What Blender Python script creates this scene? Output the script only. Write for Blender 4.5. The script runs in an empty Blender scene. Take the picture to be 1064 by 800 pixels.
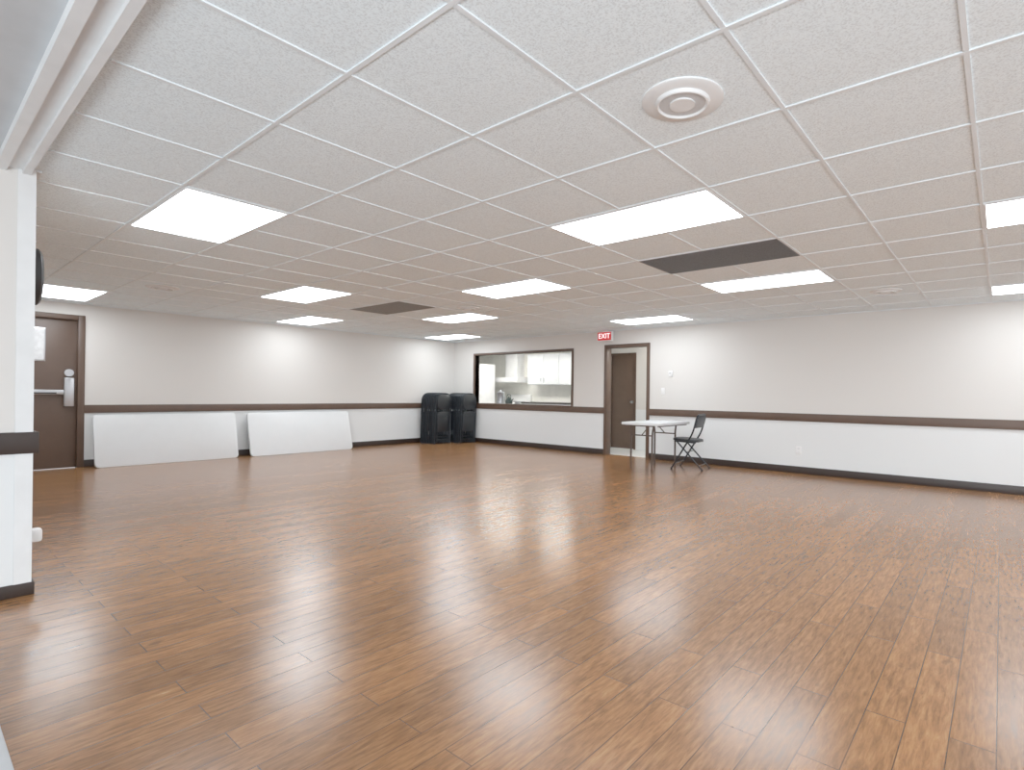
import bpy, bmesh, math, random
from mathutils import Vector, Matrix
random.seed(4)
scene = bpy.context.scene
try:
    scene.view_settings.view_transform = 'Standard'
    scene.view_settings.look = 'None'
    scene.view_settings.gamma = 1.25
    scene.view_settings.exposure = .28
except Exception as e:
    print(e)

H = 2.317          # ceiling height
XL = -10.25        # left wall face
YB = 8.32          # back wall face
YS = 0.485         # south wall face
XR = 3.6

# ---------------------------------------------------------------- materials
def lin(c):
    r = []
    for v in c:
        v /= 255.0
        r.append(v/12.92 if v <= .04045 else ((v+.055)/1.055)**2.4)
    return (*r, 1)

def new_mat(name):
    m = bpy.data.materials.new(name); m.use_nodes = True
    nt = m.node_tree
    return m, nt, nt.nodes["Principled BSDF"]

def mat(name, c, rough=.5, metal=0, var=.04, scale=8, bump=0, bscale=200, spec=.5):
    m, nt, b = new_mat(name)
    tc = nt.nodes.new("ShaderNodeTexCoord")
    n = nt.nodes.new("ShaderNodeTexNoise"); n.inputs["Scale"].default_value = scale
    n.inputs["Detail"].default_value = 4
    nt.links.new(tc.outputs["Object"], n.inputs["Vector"])
    cr = nt.nodes.new("ShaderNodeValToRGB")
    l = lin(c)
    cr.color_ramp.elements[0].position = .3
    cr.color_ramp.elements[1].position = .7
    cr.color_ramp.elements[0].color = (*[v*(1-var) for v in l[:3]], 1)
    cr.color_ramp.elements[1].color = (*[min(1, v*(1+var)) for v in l[:3]], 1)
    nt.links.new(n.outputs["Fac"], cr.inputs["Fac"])
    nt.links.new(cr.outputs["Color"], b.inputs["Base Color"])
    b.inputs["Roughness"].default_value = rough
    b.inputs["Metallic"].default_value = metal
    b.inputs["Specular IOR Level"].default_value = spec
    if bump:
        n2 = nt.nodes.new("ShaderNodeTexNoise"); n2.inputs["Scale"].default_value = bscale
        nt.links.new(tc.outputs["Object"], n2.inputs["Vector"])
        bp = nt.nodes.new("ShaderNodeBump"); bp.inputs["Strength"].default_value = bump
        bp.inputs["Distance"].default_value = .002
        nt.links.new(n2.outputs["Fac"], bp.inputs["Height"])
        nt.links.new(bp.outputs["Normal"], b.inputs["Normal"])
    return m

def emis(name, c, s):
    m, nt, b = new_mat(name)
    b.inputs["Base Color"].default_value = (.8, .8, .8, 1)
    b.inputs["Emission Color"].default_value = lin(c)
    b.inputs["Emission Strength"].default_value = s
    return m

def math_node(nt, op, a, bval=None):
    n = nt.nodes.new("ShaderNodeMath"); n.operation = op
    nt.links.new(a, n.inputs[0])
    if bval is not None:
        if isinstance(bval, (int, float)): n.inputs[1].default_value = bval
        else: nt.links.new(bval, n.inputs[1])
    return n.outputs[0]

def wall_mat():
    m, nt, b = new_mat("painted_wall")
    geo = nt.nodes.new("ShaderNodeNewGeometry")
    sep = nt.nodes.new("ShaderNodeSeparateXYZ")
    nt.links.new(geo.outputs["Position"], sep.inputs[0])
    st = math_node(nt, 'GREATER_THAN', sep.outputs["Z"], .83)
    mix = nt.nodes.new("ShaderNodeMix"); mix.data_type = 'RGBA'
    nt.links.new(st, mix.inputs["Factor"])
    mix.inputs[6].default_value = lin((229, 232, 233))
    mix.inputs[7].default_value = lin((219, 216, 212))
    n = nt.nodes.new("ShaderNodeTexNoise"); n.inputs["Scale"].default_value = 150
    nt.links.new(geo.outputs["Position"], n.inputs["Vector"])
    bp = nt.nodes.new("ShaderNodeBump"); bp.inputs["Strength"].default_value = .15
    bp.inputs["Distance"].default_value = .002
    nt.links.new(n.outputs["Fac"], bp.inputs["Height"])
    nt.links.new(bp.outputs["Normal"], b.inputs["Normal"])
    nt.links.new(mix.outputs[2], b.inputs["Base Color"])
    b.inputs["Roughness"].default_value = .6
    return m

def floor_mat():
    m, nt, b = new_mat("wood_plank_floor")
    N, L = nt.nodes, nt.links
    geo = N.new("ShaderNodeNewGeometry")
    sep = N.new("ShaderNodeSeparateXYZ"); L.new(geo.outputs["Position"], sep.inputs[0])
    comb = N.new("ShaderNodeCombineXYZ")
    L.new(sep.outputs["Y"], comb.inputs["X"]); L.new(sep.outputs["X"], comb.inputs["Y"])
    br = N.new("ShaderNodeTexBrick")
    L.new(comb.outputs[0], br.inputs["Vector"])
    br.inputs["Scale"].default_value = 1
    br.inputs["Brick Width"].default_value = 1.1
    br.inputs["Row Height"].default_value = .125
    br.inputs["Mortar Size"].default_value = .0022
    br.inputs["Mortar Smooth"].default_value = .3
    br.offset = .37; br.offset_frequency = 2
    br.inputs["Color1"].default_value = (0, 0, 0, 1)
    br.inputs["Color2"].default_value = (1, 1, 1, 1)
    br.inputs["Mortar"].default_value = (.5, .5, .5, 1)
    bw = N.new("ShaderNodeRGBToBW"); L.new(br.outputs["Color"], bw.inputs[0])
    off = math_node(nt, 'MULTIPLY', bw.outputs[0], 37.0)
    gx = math_node(nt, 'MULTIPLY', sep.outputs["X"], 70.0)
    gy = math_node(nt, 'MULTIPLY', sep.outputs["Y"], 9.0)
    gc = N.new("ShaderNodeCombineXYZ"); L.new(gx, gc.inputs[0]); L.new(gy, gc.inputs[1]); L.new(off, gc.inputs[2])
    gn = N.new("ShaderNodeTexNoise"); gn.inputs["Scale"].default_value = 1; gn.inputs["Detail"].default_value = 6
    gn.inputs["Roughness"].default_value = .66; gn.inputs["Distortion"].default_value = .3
    L.new(gc.outputs[0], gn.inputs["Vector"])
    cr = N.new("ShaderNodeValToRGB")
    e = cr.color_ramp.elements
    e[0].position = .28; e[0].color = lin((104, 69, 39))
    e[1].position = .76; e[1].color = lin((170, 125, 80))
    e.new(.5).color = lin((143, 97, 58))
    L.new(gn.outputs["Fac"], cr.inputs["Fac"])
    tone = N.new("ShaderNodeMapRange"); L.new(bw.outputs[0], tone.inputs[0])
    tone.inputs[3].default_value = .84; tone.inputs[4].default_value = 1.14
    mul = N.new("ShaderNodeVectorMath"); mul.operation = 'SCALE'
    L.new(cr.outputs[0], mul.inputs[0]); L.new(tone.outputs[0], mul.inputs["Scale"])
    kx = math_node(nt, 'MULTIPLY', sep.outputs["X"], 14.0)
    ky = math_node(nt, 'MULTIPLY', sep.outputs["Y"], 9.0)
    kc = N.new("ShaderNodeCombineXYZ"); L.new(kx, kc.inputs[0]); L.new(ky, kc.inputs[1]); L.new(off, kc.inputs[2])
    kn = N.new("ShaderNodeTexNoise"); kn.inputs["Scale"].default_value = 1; kn.inputs["Detail"].default_value = 3
    L.new(kc.outputs[0], kn.inputs["Vector"])
    kr = N.new("ShaderNodeMapRange"); L.new(kn.outputs["Fac"], kr.inputs[0])
    kr.inputs[1].default_value = .67; kr.inputs[2].default_value = .79
    kr.inputs[3].default_value = 0; kr.inputs[4].default_value = .55
    mk = N.new("ShaderNodeMix"); mk.data_type = 'RGBA'
    L.new(kr.outputs[0], mk.inputs["Factor"]); L.new(mul.outputs[0], mk.inputs[6])
    mk.inputs[7].default_value = lin((78, 52, 34))
    ms = N.new("ShaderNodeMix"); ms.data_type = 'RGBA'
    sf = math_node(nt, 'MULTIPLY', br.outputs["Fac"], .8)
    L.new(sf, ms.inputs["Factor"]); L.new(mk.outputs[2], ms.inputs[6])
    ms.inputs[7].default_value = lin((58, 38, 26))
    L.new(ms.outputs[2], b.inputs["Base Color"])
    rr = N.new("ShaderNodeMapRange"); L.new(gn.outputs["Fac"], rr.inputs[0])
    rr.inputs[3].default_value = .16; rr.inputs[4].default_value = .31
    L.new(rr.outputs[0], b.inputs["Roughness"])
    b.inputs["Specular IOR Level"].default_value = .8
    bp = N.new("ShaderNodeBump"); bp.inputs["Strength"].default_value = .12; bp.inputs["Distance"].default_value = .002
    hh = math_node(nt, 'SUBTRACT', gn.outputs["Fac"], br.outputs["Fac"])
    L.new(hh, bp.inputs["Height"]); L.new(bp.outputs["Normal"], b.inputs["Normal"])
    return m

def tile_mat():
    m, nt, b = new_mat("acoustic_ceiling_tile")
    N, L = nt.nodes, nt.links
    geo = N.new("ShaderNodeNewGeometry")
    n = N.new("ShaderNodeTexNoise"); n.inputs["Scale"].default_value = 150; n.inputs["Detail"].default_value = 2
    L.new(geo.outputs["Position"], n.inputs["Vector"])
    cr = N.new("ShaderNodeValToRGB"); e = cr.color_ramp.elements
    e[0].position = .32; e[0].color = lin((212, 222, 227))
    e[1].position = .56; e[1].color = lin((238, 249, 254))
    L.new(n.outputs["Fac"], cr.inputs["Fac"]); L.new(cr.outputs[0], b.inputs["Base Color"])
    bp = N.new("ShaderNodeBump"); bp.inputs["Strength"].default_value = .2; bp.inputs["Distance"].default_value = .002
    L.new(n.outputs["Fac"], bp.inputs["Height"]); L.new(bp.outputs["Normal"], b.inputs["Normal"])
    b.inputs["Roughness"].default_value = .9
    return m

def perf_mat(name, base, dark, scale):
    m, nt, b = new_mat(name)
    N, L = nt.nodes, nt.links
    geo = N.new("ShaderNodeNewGeometry")
    v = N.new("ShaderNodeTexVoronoi"); v.inputs["Scale"].default_value = scale
    v.inputs["Randomness"].default_value = .25
    L.new(geo.outputs["Position"], v.inputs["Vector"])
    cr = N.new("ShaderNodeValToRGB"); e = cr.color_ramp.elements
    e[0].position = .25; e[0].color = lin(dark); e[1].position = .5; e[1].color = lin(base)
    L.new(v.outputs["Distance"], cr.inputs["Fac"]); L.new(cr.outputs[0], b.inputs["Base Color"])
    b.inputs["Roughness"].default_value = .6
    return m

M_wall = wall_mat()
M_floor = floor_mat()
M_tile = tile_mat()
M_grid = mat("white_grid_bar", (226, 233, 237), .5)
M_smooth = mat("smooth_ceiling_paint", (190, 193, 196), .7, bump=.2, bscale=60)
M_trimw = mat("white_trim", (228, 230, 231), .45)
M_brown = mat("brown_trim_paint", (84, 63, 50), .45, var=.08)
M_base = mat("dark_brown_baseboard", (40, 28, 23), .45, var=.1)
M_door = mat("brown_door_paint", (86, 66, 54), .42, var=.05)
M_black = mat("black_rubber", (18, 18, 20), .5)
M_chair = mat("black_chair_vinyl", (24, 29, 34), .42, var=.1)
M_tube = mat("black_chair_frame", (30, 36, 42), .3, metal=.4)
M_steel = mat("brushed_steel", (190, 192, 196), .3, metal=.85)
M_plastic = mat("white_table_plastic", (226, 229, 231), .4, bump=.1, bscale=300, var=.01)
M_legs = mat("brown_grey_table_leg", (78, 64, 56), .4, metal=.3)
M_white = mat("white_plastic", (240, 240, 240), .35)
M_lightp = emis("fluorescent_diffuser", (243, 250, 255), 8.5)
M_vent = perf_mat("grey_perforated_vent", (92, 96, 101), (40, 42, 45), 85)
M_vent2 = perf_mat("beige_perforated_vent", (124, 121, 116), (68, 66, 62), 85)
M_spk = perf_mat("speaker_grille", (205, 207, 209), (150, 152, 154), 160)
M_ktile = mat("light_vinyl_tile", (214, 214, 212), .3)
M_kwall = mat("kitchen_wall_paint", (240, 238, 230), .6)
M_cab = mat("white_cabinet", (236, 239, 241), .4)
M_counter = mat("dark_countertop", (46, 42, 40), .3, var=.2, scale=40)
M_red = emis("red_sign_face", (226, 20, 32), .2)
M_red.node_tree.nodes["Principled BSDF"].inputs["Base Color"].default_value = lin((190, 12, 20))
M_wglow = emis("sign_letter_white", (255, 240, 240), 1.0)
M_paper = mat("paper_notice", (226, 228, 230), .3, var=.12, scale=18)
M_alu = mat("aluminium_threshold", (196, 200, 204), .35, metal=.3)
M_carpet = mat("grey_carpet", (120, 123, 128), .9, var=.2, scale=120)

# ---------------------------------------------------------------- mesh helpers
def empty(name, loc=(0, 0, 0), rz=0):
    o = bpy.data.objects.new(name, None); scene.collection.objects.link(o)
    o.location = loc; o.rotation_euler = (0, 0, rz)
    o.empty_display_size = .1
    return o

def obj_from_bm(name, bm, m, parent=None, smooth=False):
    me = bpy.data.meshes.new(name)
    bmesh.ops.recalc_face_normals(bm, faces=bm.faces)
    bm.to_mesh(me); bm.free()
    mats = m if isinstance(m, (list, tuple)) else [m]
    for x in mats: me.materials.append(x)
    if smooth:
        for p in me.polygons: p.use_smooth = True
        try: me.set_sharp_from_angle(angle=math.radians(40))
        except Exception: pass
    o = bpy.data.objects.new(name, me); scene.collection.objects.link(o)
    if parent: o.parent = parent
    return o

def add_box(bm, x0, x1, y0, y1, z0, z1, bevel=0, mi=0, M=None):
    r = bmesh.ops.create_cube(bm, size=1)
    vs = r['verts']
    for v in vs:
        v.co = Vector(((x0+x1)/2+v.co.x*(x1-x0), (y0+y1)/2+v.co.y*(y1-y0), (z0+z1)/2+v.co.z*(z1-z0)))
    fs = set(f for v in vs for f in v.link_faces)
    for f in fs: f.material_index = mi
    if M:
        for v in vs: v.co = M @ v.co
    if bevel:
        es = list(set(e for v in vs for e in v.link_edges))
        bmesh.ops.bevel(bm, geom=es, offset=bevel, segments=2, affect='EDGES', profile=.5)

def box(name, x0, x1, y0, y1, z0, z1, m, bevel=0, parent=None):
    bm = bmesh.new(); add_box(bm, x0, x1, y0, y1, z0, z1, bevel)
    return obj_from_bm(name, bm, m, parent, smooth=bevel > 0)

def boxes(name, lst, m, parent=None, bevel=0):
    bm = bmesh.new()
    for b in lst: add_box(bm, *b, bevel=bevel)
    return obj_from_bm(name, bm, m, parent, smooth=bevel > 0)

def fillet(pts, r, n=5, closed=False):
    pts = [Vector(p) for p in pts]; out = []
    for i, p in enumerate(pts):
        if not closed and i in (0, len(pts)-1): out.append(p); continue
        a = pts[i-1]; c = pts[(i+1) % len(pts)]
        d1 = (a-p); d2 = (c-p)
        k = min(r, d1.length*.49, d2.length*.49)
        s = p+d1.normalized()*k; e = p+d2.normalized()*k
        for j in range(n+1):
            t = j/n
            out.append(s*(1-t)**2+p*2*t*(1-t)+e*t*t)
    return out

def add_tube(bm, pts, r, seg=8, M=None, mi=0):
    pts = [Vector(p) for p in pts]
    rings = []; prev = None
    for i, p in enumerate(pts):
        if i == 0: t = pts[1]-p
        elif i == len(pts)-1: t = p-pts[i-1]
        else: t = (pts[i+1]-p).normalized()+(p-pts[i-1]).normalized()
        t.normalize()
        if prev is None:
            u = t.orthogonal().normalized()
        else:
            u = (prev - t*prev.dot(t)).normalized()
        prev = u; w = t.cross(u)
        ring = []
        for k in range(seg):
            a = 2*math.pi*k/seg
            q = p+u*math.cos(a)*r+w*math.sin(a)*r
            if M: q = M @ q
            ring.append(bm.verts.new(q))
        rings.append(ring)
    for a, b in zip(rings, rings[1:]):
        for k in range(seg):
            f = bm.faces.new((a[k], a[(k+1) % seg], b[(k+1) % seg], b[k])); f.material_index = mi
    f = bm.faces.new(rings[0][::-1]); f.material_index = mi
    f = bm.faces.new(rings[-1]); f.material_index = mi

def add_prism(bm, outline, thick, M, mi=0, bev=0, curve=None):
    lo = []; hi = []
    for (x, y) in outline:
        dz = curve(x, y) if curve else 0
        lo.append(bm.verts.new(M @ Vector((x, y, dz))))
        hi.append(bm.verts.new(M @ Vector((x, y, thick+dz))))
    n = len(outline)
    fs = [bm.faces.new(lo[::-1]), bm.faces.new(hi)]
    for i in range(n):
        fs.append(bm.faces.new((lo[i], lo[(i+1) % n], hi[(i+1) % n], hi[i])))
    for f in fs: f.material_index = mi
    if bev:
        es = list(set(list(fs[0].edges)+list(fs[1].edges)))
        bmesh.ops.bevel(bm, geom=es, offset=bev, segments=2, affect='EDGES', profile=.5)

def rrect(w, h, r, n=6):
    out = []
    for cx, cy, a0 in ((w/2-r, h/2-r, 0), (-w/2+r, h/2-r, 90), (-w/2+r, -h/2+r, 180), (w/2-r, -h/2+r, 270)):
        for i in range(n+1):
            a = math.radians(a0+90*i/n)
            out.append((cx+r*math.cos(a), cy+r*math.sin(a)))
    return out

def add_cyl(bm, c, r, h, M=None, seg=32, mi=0, r2=None):
    T = Matrix.Translation(Vector(c)+Vector((0, 0, h/2)))
    if M: T = M @ T
    r_ = bmesh.ops.create_cone(bm, cap_ends=True, segments=seg, radius1=r, radius2=r if r2 is None else r2, depth=h, matrix=T)
    for f in set(f for v in r_['verts'] for f in v.link_faces): f.material_index = mi

# ---------------------------------------------------------------- room shell
box("floor", XL-.15, XR, .234, YB+.12, -.1, 0, M_floor)
box("floor_adjoining_room", -4.4, XR, -3.2, .17, -.1, 0, M_carpet)
box("trim_threshold", -4.16, XR, .17, .234, -.1, .012, M_alu, bevel=.004)
box("floor_kitchen", -12.5, -3.4, YB+.12, 11.0, -.1, 0, M_ktile)

box("ceiling", XL-.15, XR, YS-.02, YB+.12, H+.006, H+.08, M_tile)
box("ceiling_adjoining_room", -4.4, XR, -3.2, YS-.02, H+.006, H+.08, M_smooth)
box("ceiling_kitchen", -12.5, -3.4, YB+.12, 11.0, H+.006, H+.08, M_smooth)
boxes("trim_partition_track", [(-4.16, XR, .33, .372, H-.035, H+.006),
                               (-4.16, XR, .372, .43, H-.015, H+.006),
                               (-4.16, XR, .43, .462, H-.035, H+.006)], M_trimw)

C = [-.105, -2.545, -4.985, -7.425, -9.865]
PANELS = [(x, y) for x in (C[0], C[2], C[4]) for y in (1.05, 4.10, 7.15)] + \
         [(x, y) for x in (C[1], C[3]) for y in (2.88, 5.32)] + [(2.335, 2.88), (2.335, 5.32)]
VENTS = [(C[1], 4.10), (C[3], 4.10)]
mids = [(x+.61, y) for x, y in PANELS+VENTS]

# T-bar grid
bm = bmesh.new()
gx = [-.105-.61*k for k in range(-6, 17)]
gy = [1.05+.61*k for k in range(0, 12)]
edges_y = [YS]+gy+[YB]
for x in gx:
    for a, b in zip(edges_y, edges_y[1:]):
        if any(abs(mx-x) < .05 and abs(my-a) < .05 for mx, my in mids): continue
        add_box(bm, x-.009, x+.009, a, b, H+.0, H+.006)
for y in gy:
    add_box(bm, XL, XR, y-.009, y+.009, H-.0005, H+.0055)
add_box(bm, XL, XR, YB-.024, YB, H-.006, H+.006)
add_box(bm, XL, XL+.024, YS, YB, H-.006, H+.006)
add_box(bm, XL, -4.16, YS, YS+.024, H-.006, H+.006)
obj_from_bm("trim_ceiling_grid", bm, M_grid)

# back wall with kitchen pass-through and doorway
WX0, WX1, WZ0, WZ1 = -9.50, -6.66, .885, 1.985
DX0, DX1, DZ = -5.815, -4.935, 2.01
boxes("wall_back", [(-12.5, WX0, YB, YB+.12, 0, H+.006), (WX0, WX1, YB, YB+.12, 0, WZ0),
                    (WX0, WX1, YB, YB+.12, WZ1, H+.006), (WX1, DX0, YB, YB+.12, 0, H+.006),
                    (DX0, DX1, YB, YB+.12, DZ, H+.006), (DX1, XR, YB, YB+.12, 0, H+.006)], M_wall)
LD0, LD1, LDZ = .73, 1.645, 2.095
boxes("wall_left", [(XL-.15, XL, YS-.15, LD0, 0, H+.006), (XL-.15, XL, LD1, YB, 0, H+.006),
                    (XL-.15, XL, LD0, LD1, LDZ, H+.006)], M_wall)
boxes("wall_front", [(XL, -4.16, YS-.15, YS, 0, H+.006), (-4.31, -4.16, -3.2, YS-.15, 0, H+.006)], M_wall)
box("trim_corner_guard", -4.16, -4.150, YS-.07, YS, .06, H, M_trimw)

RZ0, RZ1 = .772, .888
boxes("trim_rail_back", [(XL, DX0-.05, YB-.022, YB, RZ0, RZ1), (DX1+.05, XR, YB-.022, YB, RZ0, RZ1)], M_brown, bevel=.004)
box("trim_rail_left", XL, XL+.022, LD1+.065, YB-.022, RZ0, RZ1, M_brown, bevel=.004)
boxes("trim_rail_front", [(-4.16, -4.138, -3.2, YS+.022, RZ0, RZ1), (XL+.03, -4.16, YS, YS+.022, RZ0, RZ1)], M_base, bevel=.003)
boxes("baseboard_back", [(XL, DX0-.05, YB-.015, YB, 0, .105), (DX1+.05, XR, YB-.015, YB, 0, .105)], M_base, bevel=.003)
box("baseboard_left", XL, XL+.015, LD1+.065, YB-.015, 0, .105, M_base, bevel=.003)
boxes("baseboard_front", [(-4.16, -4.148, -3.2, YS+.012, 0, .07), (XL, -4.16, YS, YS+.012, 0, .07)], M_base, bevel=.003)

boxes("window_1", [(WX0-.05, WX0, YB-.018, YB+.13, WZ0, WZ1+.045), (WX1, WX1+.05, YB-.018, YB+.13, WZ0, WZ1+.045),
                   (WX0, WX1, YB-.018, YB+.13, WZ1, WZ1+.045), (WX0-.05, WX1+.05, YB-.03, YB+.14, WZ0-.015, WZ0+.012)],
      M_brown, bevel=.003)
boxes("door_frame_kitchen_corridor", [(DX0-.05, DX0+.012, YB-.02, YB+.13, 0, DZ+.05), (DX1-.012, DX1+.05, YB-.02, YB+.13, 0, DZ+.05),
                   (DX0, DX1, YB-.02, YB+.13, DZ-.012, DZ+.05)], M_brown, bevel=.003)

# left exit door
d = empty("door_1")
boxes("frame", [(XL-.1, XL+.02, LD1-.01, LD1+.065, 0, LDZ+.06), (XL-.1, XL+.02, LD0-.065, LD0+.01, 0, LDZ+.06),
                (XL-.1, XL+.02, LD0, LD1, LDZ-.01, LDZ+.06)], M_brown, d, .004)
box("slab", XL-.09, XL-.045, LD0+.01, LD1-.01, .008, LDZ-.01, M_door, .003, d)
XD = XL-.045
bm = bmesh.new()
add_box(bm, XD, XD+.05, LD0+.06, 1.50, 1.035, 1.10, .008)
add_box(bm, XD, XD+.065, 1.495, 1.60, .87, 1.27, .01)
add_cyl(bm, (0, 0, 0), .05, .03, Matrix.Translation((XD, 1.55, 1.34)) @ Matrix.Rotation(math.pi/2, 4, 'Y'))
add_box(bm, XD, XD+.06, LD0+.03, LD0+.1, 1.02, 1.115, .008)
obj_from_bm("push_bar_exit_device", bm, M_steel, d, True)
box("push_pad", XD+.05, XD+.056, LD0+.14, 1.42, 1.045, 1.065, M_black, .002, d)
box("notice_holder", XD, XD+.006, 1.07, 1.31, 1.49, 1.95, M_steel, .002, d)
box("notice_paper", XD+.006, XD+.009, 1.085, 1.295, 1.51, 1.93, M_paper, 0, d)

# ---------------------------------------------------------------- kitchen + corridor
box("wall_kitchen_back", -12.5, -6.56, 10.8, 10.92, 0, H+.006, M_kwall)
box("wall_kitchen_left", -12.5, -12.38, YB+.12, 10.8, 0, H+.006, M_kwall)
box("wall_kitchen_partition", -6.64, -6.56, YB+.14, 10.8, 0, H+.006, M_kwall)
CD0, CD1 = -6.53, -5.93
boxes("wall_corridor_back", [(-6.56, CD0, 9.5, 9.6, 0, H+.006), (CD1, -3.4, 9.5, 9.6, 0, H+.006), (CD0, CD1, 9.5, 9.6, 1.97, H+.006)], M_wall)
box("wall_corridor_right", -3.5, -3.4, YB+.12, 9.5, 0, H+.006, M_wall)
d = empty("door_2")
box("slab", CD0+.004, CD1-.004, 9.52, 9.56, .008, 1.965, M_door, .003, d)
boxes("casing", [(CD1-.01, CD1+.03, 9.485, 9.51, 0, 2.0), (CD0, CD1, 9.485, 9.51, 1.96, 2.0), (-6.56, CD0+.01, 9.485, 9.51, 0, 2.0)], M_brown, d, .003)
bm = bmesh.new()
Mk = Matrix.Translation((CD1-.07, 9.52, .98)) @ Matrix.Rotation(math.pi/2, 4, 'X')
add_cyl(bm, (0, 0, 0), .03, .012, Mk); add_cyl(bm, (0, 0, .01), .012, .03, Mk); add_cyl(bm, (0, 0, .035), .026, .03, Mk, r2=.02)
obj_from_bm("knob", bm, M_steel, d, True)

def cabinets(name, x0, x1, yf, yb, z0, z1, n):
    e = empty(name)
    box("carcass", x0, x1, yf, yb, z0, z1, M_cab, .003, e)
    w = (x1-x0)/n
    for i in range(n):
        box("cabinet_door_%d" % (i+1), x0+i*w+.006, x0+(i+1)*w-.006, yf-.02, yf, z0+.01, z1-.01, M_cab, .004, e)
        hx = x0+i*w+(w-.05 if i % 2 == 0 else .05)
        hz = z0+.08 if z0 > 1 else z1-.2
        box("handle_%d" % (i+1), hx-.006, hx+.006, yf-.045, yf-.02, hz, hz+.1, M_steel, .003, e)
    return e
cabinets("upper_kitchen_cabinet", -9.85, -7.7, 10.45, 10.795, 1.36, 2.15, 4)
e = cabinets("base_kitchen_cabinet", -9.98, -7.0, 10.2, 10.795, .1, .87, 6)
box("plinth", -9.98, -7.0, 10.25, 10.795, 0, .1, M_black, 0, e)
box("countertop", -9.98, -7.0, 10.16, 10.795, .87, .91, M_counter, .004, e)
e = empty("range_hood")
bm = bmesh.new(); add_box(bm, -10.95, -10.1, 10.3, 10.795, 1.42, 1.56, .01)
add_box(bm, -10.75, -10.3, 10.5, 10.795, 1.56, 2.3, .01)
obj_from_bm("canopy", bm, M_white, e, True)
e = empty("kitchen_stove")
box("stove_body", -10.75, -10.0, 10.18, 10.795, 0, .9, M_white, .01, e)
box("oven_window", -10.65, -10.1, 10.165, 10.18, .3, .65, M_black, .003, e)
box("backsplash_panel", -10.75, -10.0, 10.72, 10.795, .9, 1.1, M_white, .01, e)
bm = bmesh.new()
for bx in (-10.57, -10.2):
    for by in (10.33, 10.58): add_cyl(bm, (bx, by, .9), .085, .012)
obj_from_bm("burners", bm, M_black, e, True)
bm = bmesh.new(); add_tube(bm, [(-10.65, 10.14, .72), (-10.1, 10.14, .72)], .012)
obj_from_bm("oven_handle", bm, M_steel, e, True)
e = empty("refrigerator")
box("fridge_body", -11.6, -10.78, 9.5, 10.15, .0, 1.9, M_white, .015, e)
box("freezer_door", -11.6, -10.78, 9.44, 9.495, 1.36, 1.9, M_white, .015, e)
box("fridge_door", -11.6, -10.78, 9.44, 9.495, .06, 1.345, M_white, .015, e)
boxes("fridge_handles", [(-10.9, -10.87, 9.40, 9.445, 1.4, 1.7), (-10.9, -10.87, 9.40, 9.445, .8, 1.3)], M_steel, e, .004)
e = empty("serving_counter")
box("countertop", WX0-.3, WX1, YB+.142, 8.98, .855, .885, M_counter, .004, e)
box("cabinet_body", WX0-.3, WX1, YB+.145, 8.93, 0, .855, M_cab, .003, e)

def lathe(bm, prof, c, seg=24, mi=0):
    rings = []
    for r, z in prof:
        rings.append([bm.verts.new((c[0]+r*math.cos(2*math.pi*k/seg), c[1]+r*math.sin(2*math.pi*k/seg), c[2]+z)) for k in range(seg)])
    for a, b in zip(rings, rings[1:]):
        for k in range(seg):
            f = bm.faces.new((a[k], a[(k+1) % seg], b[(k+1) % seg], b[k])); f.material_index = mi
    bm.faces.new(rings[0][::-1]).material_index = mi; bm.faces.new(rings[-1]).material_index = mi
bm = bmesh.new(); c = (-9.1, 8.75, .886)
lathe(bm, [(.10, 0), (.10, .03), (.085, .04), (.085, .24), (.09, .25), (.07, .275), (.02, .285), (.02, .305), (.012, .31)], c)
add_tube(bm, fillet([(-9.02, 8.75, 1.08), (-8.96, 8.75, 1.08), (-8.96, 8.75, .98), (-9.02, 8.75, .98)], .02), .008)
add_tube(bm, [(-9.1, 8.67, .95), (-9.1, 8.62, .95), (-9.1, 8.62, .93)], .01)
obj_from_bm("coffee_urn", bm, M_steel, None, True)
bm = bmesh.new(); c = (-8.8, 8.72, .886)
lathe(bm, [(.07, 0), (.085, .02), (.08, .08), (.05, .13), (.015, .145), (.015, .165)], c)
add_tube(bm, fillet([(-8.86, 8.72, 1.0), (-8.86, 8.72, 1.1), (-8.74, 8.72, 1.1), (-8.74, 8.72, 1.0)], .04), .008)
add_tube(bm, [(-8.73, 8.72, .93), (-8.68, 8.72, .99), (-8.66, 8.72, 1.0)], .012)
obj_from_bm("kettle", bm, mat("dark_green_enamel", (48, 62, 58), .3), None, True)
bm = bmesh.new()
lathe(bm, [(.06, 0), (.07, .01), (.075, .07), (.07, .07), (.06, .02)], (-8.5, 8.7, .886))
add_tube(bm, [(-8.43, 8.7, .945), (-8.29, 8.7, .955)], .009)
obj_from_bm("saucepan", bm, M_steel, None, True)

# ---------------------------------------------------------------- ceiling fixtures
def panel(x0, y0):
    e = empty("ceiling_light_panel")
    g = .009; f = .012
    box("diffuser", x0+g+f, x0+1.22-g-f, y0+g+f, y0+.61-g-f, H-.001, H+.004, M_lightp, 0, e)
    x1, y1 = x0+1.22-g, y0+.61-g; xa, ya = x0+g, y0+g
    boxes("lens_frame", [(xa, x1, ya, ya+f, H-.003, H+.005), (xa, x1, y1-f, y1, H-.003, H+.005),
                         (xa, xa+f, ya+f, y1-f, H-.003, H+.005), (x1-f, x1, ya+f, y1-f, H-.003, H+.005)], M_grid, e)
for x, y in PANELS: panel(x, y)

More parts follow.
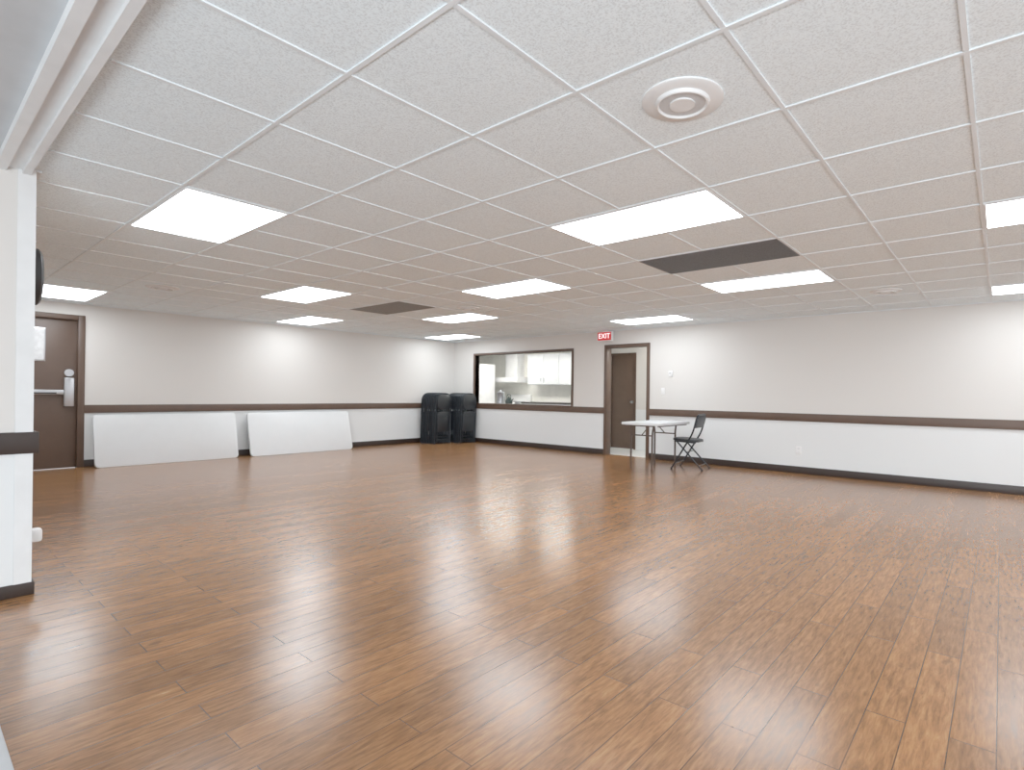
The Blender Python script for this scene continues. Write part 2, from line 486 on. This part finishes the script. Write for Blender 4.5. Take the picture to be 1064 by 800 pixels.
def vent(x0, y0, m):
    e = empty("ceiling_return_vent")
    g = .009
    box("perforated_plate", x0+g, x0+1.22-g, y0+g, y0+.61-g, H-.001, H+.005, m, 0, e)
    xa, x1, ya, y1 = x0+g, x0+1.22-g, y0+g, y0+.61-g
    boxes("rim", [(xa, x1, ya, ya+.012, H-.004, H+.005), (xa, x1, y1-.012, y1, H-.004, H+.005),
                  (xa, xa+.012, ya, y1, H-.004, H+.005), (x1-.012, x1, ya, y1, H-.004, H+.005)], m, e)
vent(C[1], 4.10, M_vent); vent(C[3], 4.10, M_vent2)

def speaker(cx, cy):
    bm = bmesh.new()
    Mx = Matrix.Translation((cx, cy, H+.006)) @ Matrix.Rotation(math.pi, 4, 'X')
    seg = 48
    prof = [(.162, 0), (.162, .006), (.155, .010), (.108, .012), (.104, .024), (.098, .026), (.092, .018)]
    rings = []
    for r, z in prof:
        rings.append([bm.verts.new(Mx @ Vector((r*math.cos(2*math.pi*k/seg), r*math.sin(2*math.pi*k/seg), z))) for k in range(seg)])
    for a, b in zip(rings, rings[1:]):
        for k in range(seg): bm.faces.new((a[k], a[(k+1) % seg], b[(k+1) % seg], b[k]))
    f = bm.faces.new(rings[-1]); f.material_index = 1
    add_cyl(bm, (0, 0, .018), .05, .006, Mx, 32, 0)
    obj_from_bm("ceiling_speaker", bm, [M_trimw, M_spk], None, True)
speaker(-1.02, 1.965); speaker(-1.02, 6.845); speaker(-7.73, 1.965); speaker(-5.9, 5.02)

def small_fixture(name, x0, x1, y0, y1, s):
    e = empty(name)
    box("housing", x0, x1, y0, y1, H-.03, H+.006, M_grid, .003, e)
    box("lens", x0+.02, x1-.02, y0+.02, y1-.02, H-.045, H-.03, s, 0, e)
M_k = emis("kitchen_lamp_lens", (255, 253, 246), 24)
small_fixture("kitchen_ceiling_lamp", -10.4, -9.2, 9.3, 9.6, M_k)
small_fixture("kitchen_ceiling_lamp", -8.4, -7.2, 9.3, 9.6, M_k)
small_fixture("corridor_ceiling_lamp", -5.3, -4.5, 8.8, 9.1, M_k)

# exit sign
e = empty("exit_sign", (-5.79, 8.22, 2.215))
box("housing", -.165, .165, -.03, .03, -.095, .085, M_white, .008, e)
box("mounting_canopy", -.06, .06, -.035, .035, .085, .103, M_white, .004, e)
box("red_face", -.15, .15, -.034, -.03, -.08, .07, M_red, 0, e)
cu = bpy.data.curves.new("exit_lettering", 'FONT'); cu.body = "EXIT"; cu.size = .13
cu.align_x = 'CENTER'; cu.align_y = 'CENTER'; cu.extrude = .001
cu.materials.append(M_wglow)
t = bpy.data.objects.new("exit_lettering", cu); scene.collection.objects.link(t)
t.parent = e; t.location = (0, -.036, -.005); t.rotation_euler = (math.pi/2, 0, 0)

e = empty("wall_outlet", (-2.34, YB, .34))
box("cover_plate", -.04, .04, -.008, 0, -.06, .06, M_white, .003, e)
boxes("sockets", [(-.018, .018, -.011, -.007, .01, .04), (-.018, .018, -.011, -.007, -.04, -.01)], M_trimw, e)
e = empty("wall_thermostat", (-4.47, YB, 1.5))
box("case", -.035, .035, -.025, 0, -.05, .05, M_white, .006, e)
box("dial_window", -.02, .02, -.027, -.024, .0, .03, M_spk, .001, e)
e = empty("light_switch", (-4.62, YB, 1.2))
box("cover_plate", -.035, .035, -.008, 0, -.058, .058, M_white, .003, e)
box("toggle", -.006, .006, -.02, -.006, -.012, .012, M_white, .002, e)

bm = bmesh.new()
Mc = Matrix.Translation((-4.60, YS, 1.80)) @ Matrix.Rotation(-math.pi/2, 4, 'X')
add_cyl(bm, (0, 0, 0), .17, .06, Mc, 48, 0)
add_cyl(bm, (0, 0, .06), .17, .012, Mc, 48, 0, r2=.155)
add_cyl(bm, (0, 0, .068), .14, .006, Mc, 48, 1)
add_box(bm, -.005, .005, -.09, 0, .074, .077, M=Mc); add_box(bm, 0, .06, -.004, .004, .074, .077, M=Mc)
obj_from_bm("wall_clock", bm, [M_black, M_white], None, True)
e = empty("plug_in_air_freshener", (-4.28, YS, .29))
box("cover_plate", -.04, .04, 0, .008, -.06, .06, M_white, .003, e)
box("plug_body", -.03, .03, .008, .055, -.03, .045, M_white, .014, e)

# ---------------------------------------------------------------- leaning folding tables
def leaning_table(y0, y1, xb, xt):
    e = empty("folding_table")
    L, W, T = y1-y0, .76, .045
    up = Vector((-(xb-xt), 0, math.sqrt(W*W-(xb-xt)**2)))/W
    ax = Vector((0, 1, 0)); nz = ax.cross(up)
    if nz.x < 0: nz = -nz
    org = Vector((xb, (y0+y1)/2, 0)) + up*W/2
    M = Matrix(((ax.x, up.x, nz.x, org.x), (ax.y, up.y, nz.y, org.y), (ax.z, up.z, nz.z, org.z), (0, 0, 0, 1)))
    M = M @ Matrix.Translation((0, 0.004, -T))
    bm = bmesh.new(); add_prism(bm, rrect(L, W, .05), T, M, bev=.008)
    obj_from_bm("table_top", bm, M_plastic, e, True)
    bm = bmesh.new()
    for s in (-1, 1):
        xo = s*(L/2-.12)
        p = fillet([(xo, -.28, -.03), (xo-s*.68, -.28, -.03), (xo-s*.68, .28, -.03), (xo, .28, -.03)], .05)
        add_tube(bm, p, .012, M=M)
    add_box(bm, -L/2+.08, L/2-.08, -.335, -.32, -.018, 0, M=M)
    add_box(bm, -L/2+.08, L/2-.08, .32, .335, -.018, 0, M=M)
    obj_from_bm("folded_legs", bm, M_legs, e, True)
leaning_table(1.79, 3.61, -9.99, -10.16)
leaning_table(3.79, 5.61, -9.95, -10.15)

# ---------------------------------------------------------------- standing table
e = empty("folding_table")
tx0, tx1, ty0, ty1, tz = -4.56, -3.89, 6.9, 7.92, .715
bm = bmesh.new()
add_prism(bm, rrect(tx1-tx0, ty1-ty0, .05), .035, Matrix.Translation(((tx0+tx1)/2, (ty0+ty1)/2, tz-.035)), bev=.008)
obj_from_bm("table_top", bm, M_plastic, e, True)
bm = bmesh.new()
for yy, s in ((7.04, 1), (7.76, -1)):
    xa, xb = -4.45, -4.08
    add_tube(bm, fillet([(xa, yy, 0.012), (xa, yy, .55), (xa-.02, yy+s*.01, tz-.045)], .05), .015)
    add_tube(bm, fillet([(xb, yy, 0.012), (xb, yy, .55), (xb+.02, yy+s*.01, tz-.045)], .05), .015)
    add_tube(bm, [(xa, yy, .52), (xb, yy, .52)], .010)
    add_tube(bm, [(xa-.03, yy+s*.01, tz-.05), (xb+.03, yy+s*.01, tz-.05)], .012)
    add_tube(bm, [((xa+xb)/2, yy, .52), ((xa+xb)/2, yy+s*.26, tz-.04)], .008)
    for xx in (xa, xb): add_cyl(bm, (xx, yy, 0), .02, .03, seg=12)
add_box(bm, tx0+.04, tx0+.055, ty0+.06, ty1-.06, tz-.055, tz-.035)
add_box(bm, tx1-.055, tx1-.04, ty0+.06, ty1-.06, tz-.055, tz-.035)
obj_from_bm("leg_frames", bm, M_legs, e, True)

# ---------------------------------------------------------------- open folding chair (faces local -Y)
def pad(bm, w, h, t, M, mi, bow=.0, rr=.22):
    ol = rrect(w, h, min(w, h)*rr)
    add_prism(bm, ol, t, M, mi, bev=t*.35, curve=(lambda x, y: bow*(4*x*x/(w*w))) if bow else None)

def chair_open(loc, rz):
    e = empty("folding_chair", loc, rz)
    bm = bmesh.new(); W = .215
    front = fillet([(-W, -.20, .012), (-W, .13, .56), (-W, .20, .84), (W, .20, .84), (W, .13, .56), (W, -.20, .012)], .09, 6)
    add_tube(bm, front, .013)
    w2 = W-.028
    add_tube(bm, [(-w2, .27, .012), (-w2, -.13, .43)], .012); add_tube(bm, [(w2, .27, .012), (w2, -.13, .43)], .012)
    add_tube(bm, [(-w2, .215, .07), (w2, .215, .07)], .009)
    add_tube(bm, [(-W, -.15, .09), (W, -.15, .09)], .009)
    add_tube(bm, [(-w2, .03, .27), (w2, .03, .27)], .007)
    add_tube(bm, [(-w2, -.17, .43), (-w2, .17, .415)], .009)
    add_tube(bm, [(w2, -.17, .43), (w2, .17, .415)], .009)
    for x, y in ((-W, -.20), (W, -.20), (-w2, .27), (w2, .27)): add_cyl(bm, (x, y, 0), .017, .03, seg=12)
    obj_from_bm("frame", bm, M_tube, e, True)
    bm = bmesh.new()
    pad(bm, .40, .40, .035, Matrix.Translation((0, -.01, .43)) @ Matrix.Rotation(math.radians(-3), 4, 'X'), 0)
    obj_from_bm("seat", bm, M_chair, e, True)
    bm = bmesh.new()
    Mb = Matrix.Translation((0, .172, .735)) @ Matrix.Rotation(math.radians(90-14), 4, 'X')
    pad(bm, .40, .20, .028, Mb, 0, bow=-.02)
    obj_from_bm("backrest", bm, M_chair, e, True)
chair_open((-3.80, 7.68, 0), math.radians(-82))

# ---------------------------------------------------------------- folded chair stacks
def folded_chair(bm, M):
    W = .205; Ht = 1.11
    fr = fillet([(-W, 0, .015), (-W, 0, Ht), (W, 0, Ht), (W, 0, .015)], .19, 8)
    add_tube(bm, fr, .014, M=M, mi=1)
    w2 = .17
    add_tube(bm, fillet([(-w2, -.024, .03), (-w2, -.024, .62), (w2, -.024, .62), (w2, -.024, .03)], .04), .010, M=M, mi=1)
    add_tube(bm, [(-W, 0, .16), (W, 0, .16)], .009, M=M, mi=1)
    add_tube(bm, [(-w2, -.024, .1), (w2, -.024, .1)], .009, M=M, mi=1)
    pad(bm, .385, .34, .028, M @ Matrix.Translation((0, .008, .92)) @ Matrix.Rotation(math.pi/2, 4, 'X'), 0, bow=.012, rr=.4)
    pad(bm, .375, .44, .030, M @ Matrix.Translation((0, .004, .49)) @ Matrix.Rotation(math.pi/2, 4, 'X'), 0)
    for x in (-W, W): add_cyl(bm, (x, 0, 0), .018, .03, M, 10, 1)

def stack(x0, x1, y0, y1, n):
    bm = bmesh.new()
    cy = (y0+y1)/2
    for i in range(n):
        x = x0+.05+(x1-x0-.09)*i/(n-1)
        M = Matrix.Translation((x, cy+random.uniform(-.008, .008), 0)) @ Matrix.Rotation(math.pi/2, 4, 'Z')
        M = M @ Matrix.Rotation(math.radians(2), 4, 'X')
        folded_chair(bm, M)
    return obj_from_bm("folded_chair_stack", bm, [M_chair, M_tube], None, True)
stack(-10.19, -9.60, 7.31, 7.74, 11)
stack(-9.96, -9.37, 7.82, 8.26, 11)

# ---------------------------------------------------------------- world + added fill lights behind the camera
w = bpy.data.worlds.new("World"); scene.world = w; w.use_nodes = True
w.node_tree.nodes["Background"].inputs[0].default_value = (.95, .97, 1, 1)
w.node_tree.nodes["Background"].inputs[1].default_value = .9

def area(name, loc, target, size, power, col):
    l = bpy.data.lights.new(name, 'AREA'); l.shape = 'SQUARE'; l.size = size; l.energy = power; l.color = col
    o = bpy.data.objects.new(name, l); scene.collection.objects.link(o)
    o.location = loc
    o.rotation_euler = (Vector(target)-Vector(loc)).to_track_quat('-Z', 'Y').to_euler()
area("ceiling_fill_light", (1.2, -2.4, .5), (-4.5, 5.0, 2.6), 1.2, 120, (.90, .96, 1))  # both lamps are added out of view to brighten the ceiling
area("ceiling_fill_light", (3.2, -1.6, .5), (-2.0, 6.0, 2.6), 1.2, 70, (.90, .96, 1))

# ---------------------------------------------------------------- camera
cam = bpy.data.cameras.new("camera"); co = bpy.data.objects.new("camera", cam)
scene.collection.objects.link(co); scene.camera = co
cam.sensor_width = 36; cam.lens = 561/1064*36
cam.shift_x = -66/1064; cam.shift_y = 9.3/1064
cam.clip_start = .05
co.matrix_world = (Matrix.Translation((0, 0, 1.133)) @ Matrix.Rotation(math.radians(38.24), 4, 'Z')
                   @ Matrix.Rotation(math.pi/2, 4, 'X') @ Matrix.Rotation(math.radians(.73), 4, 'Z'))
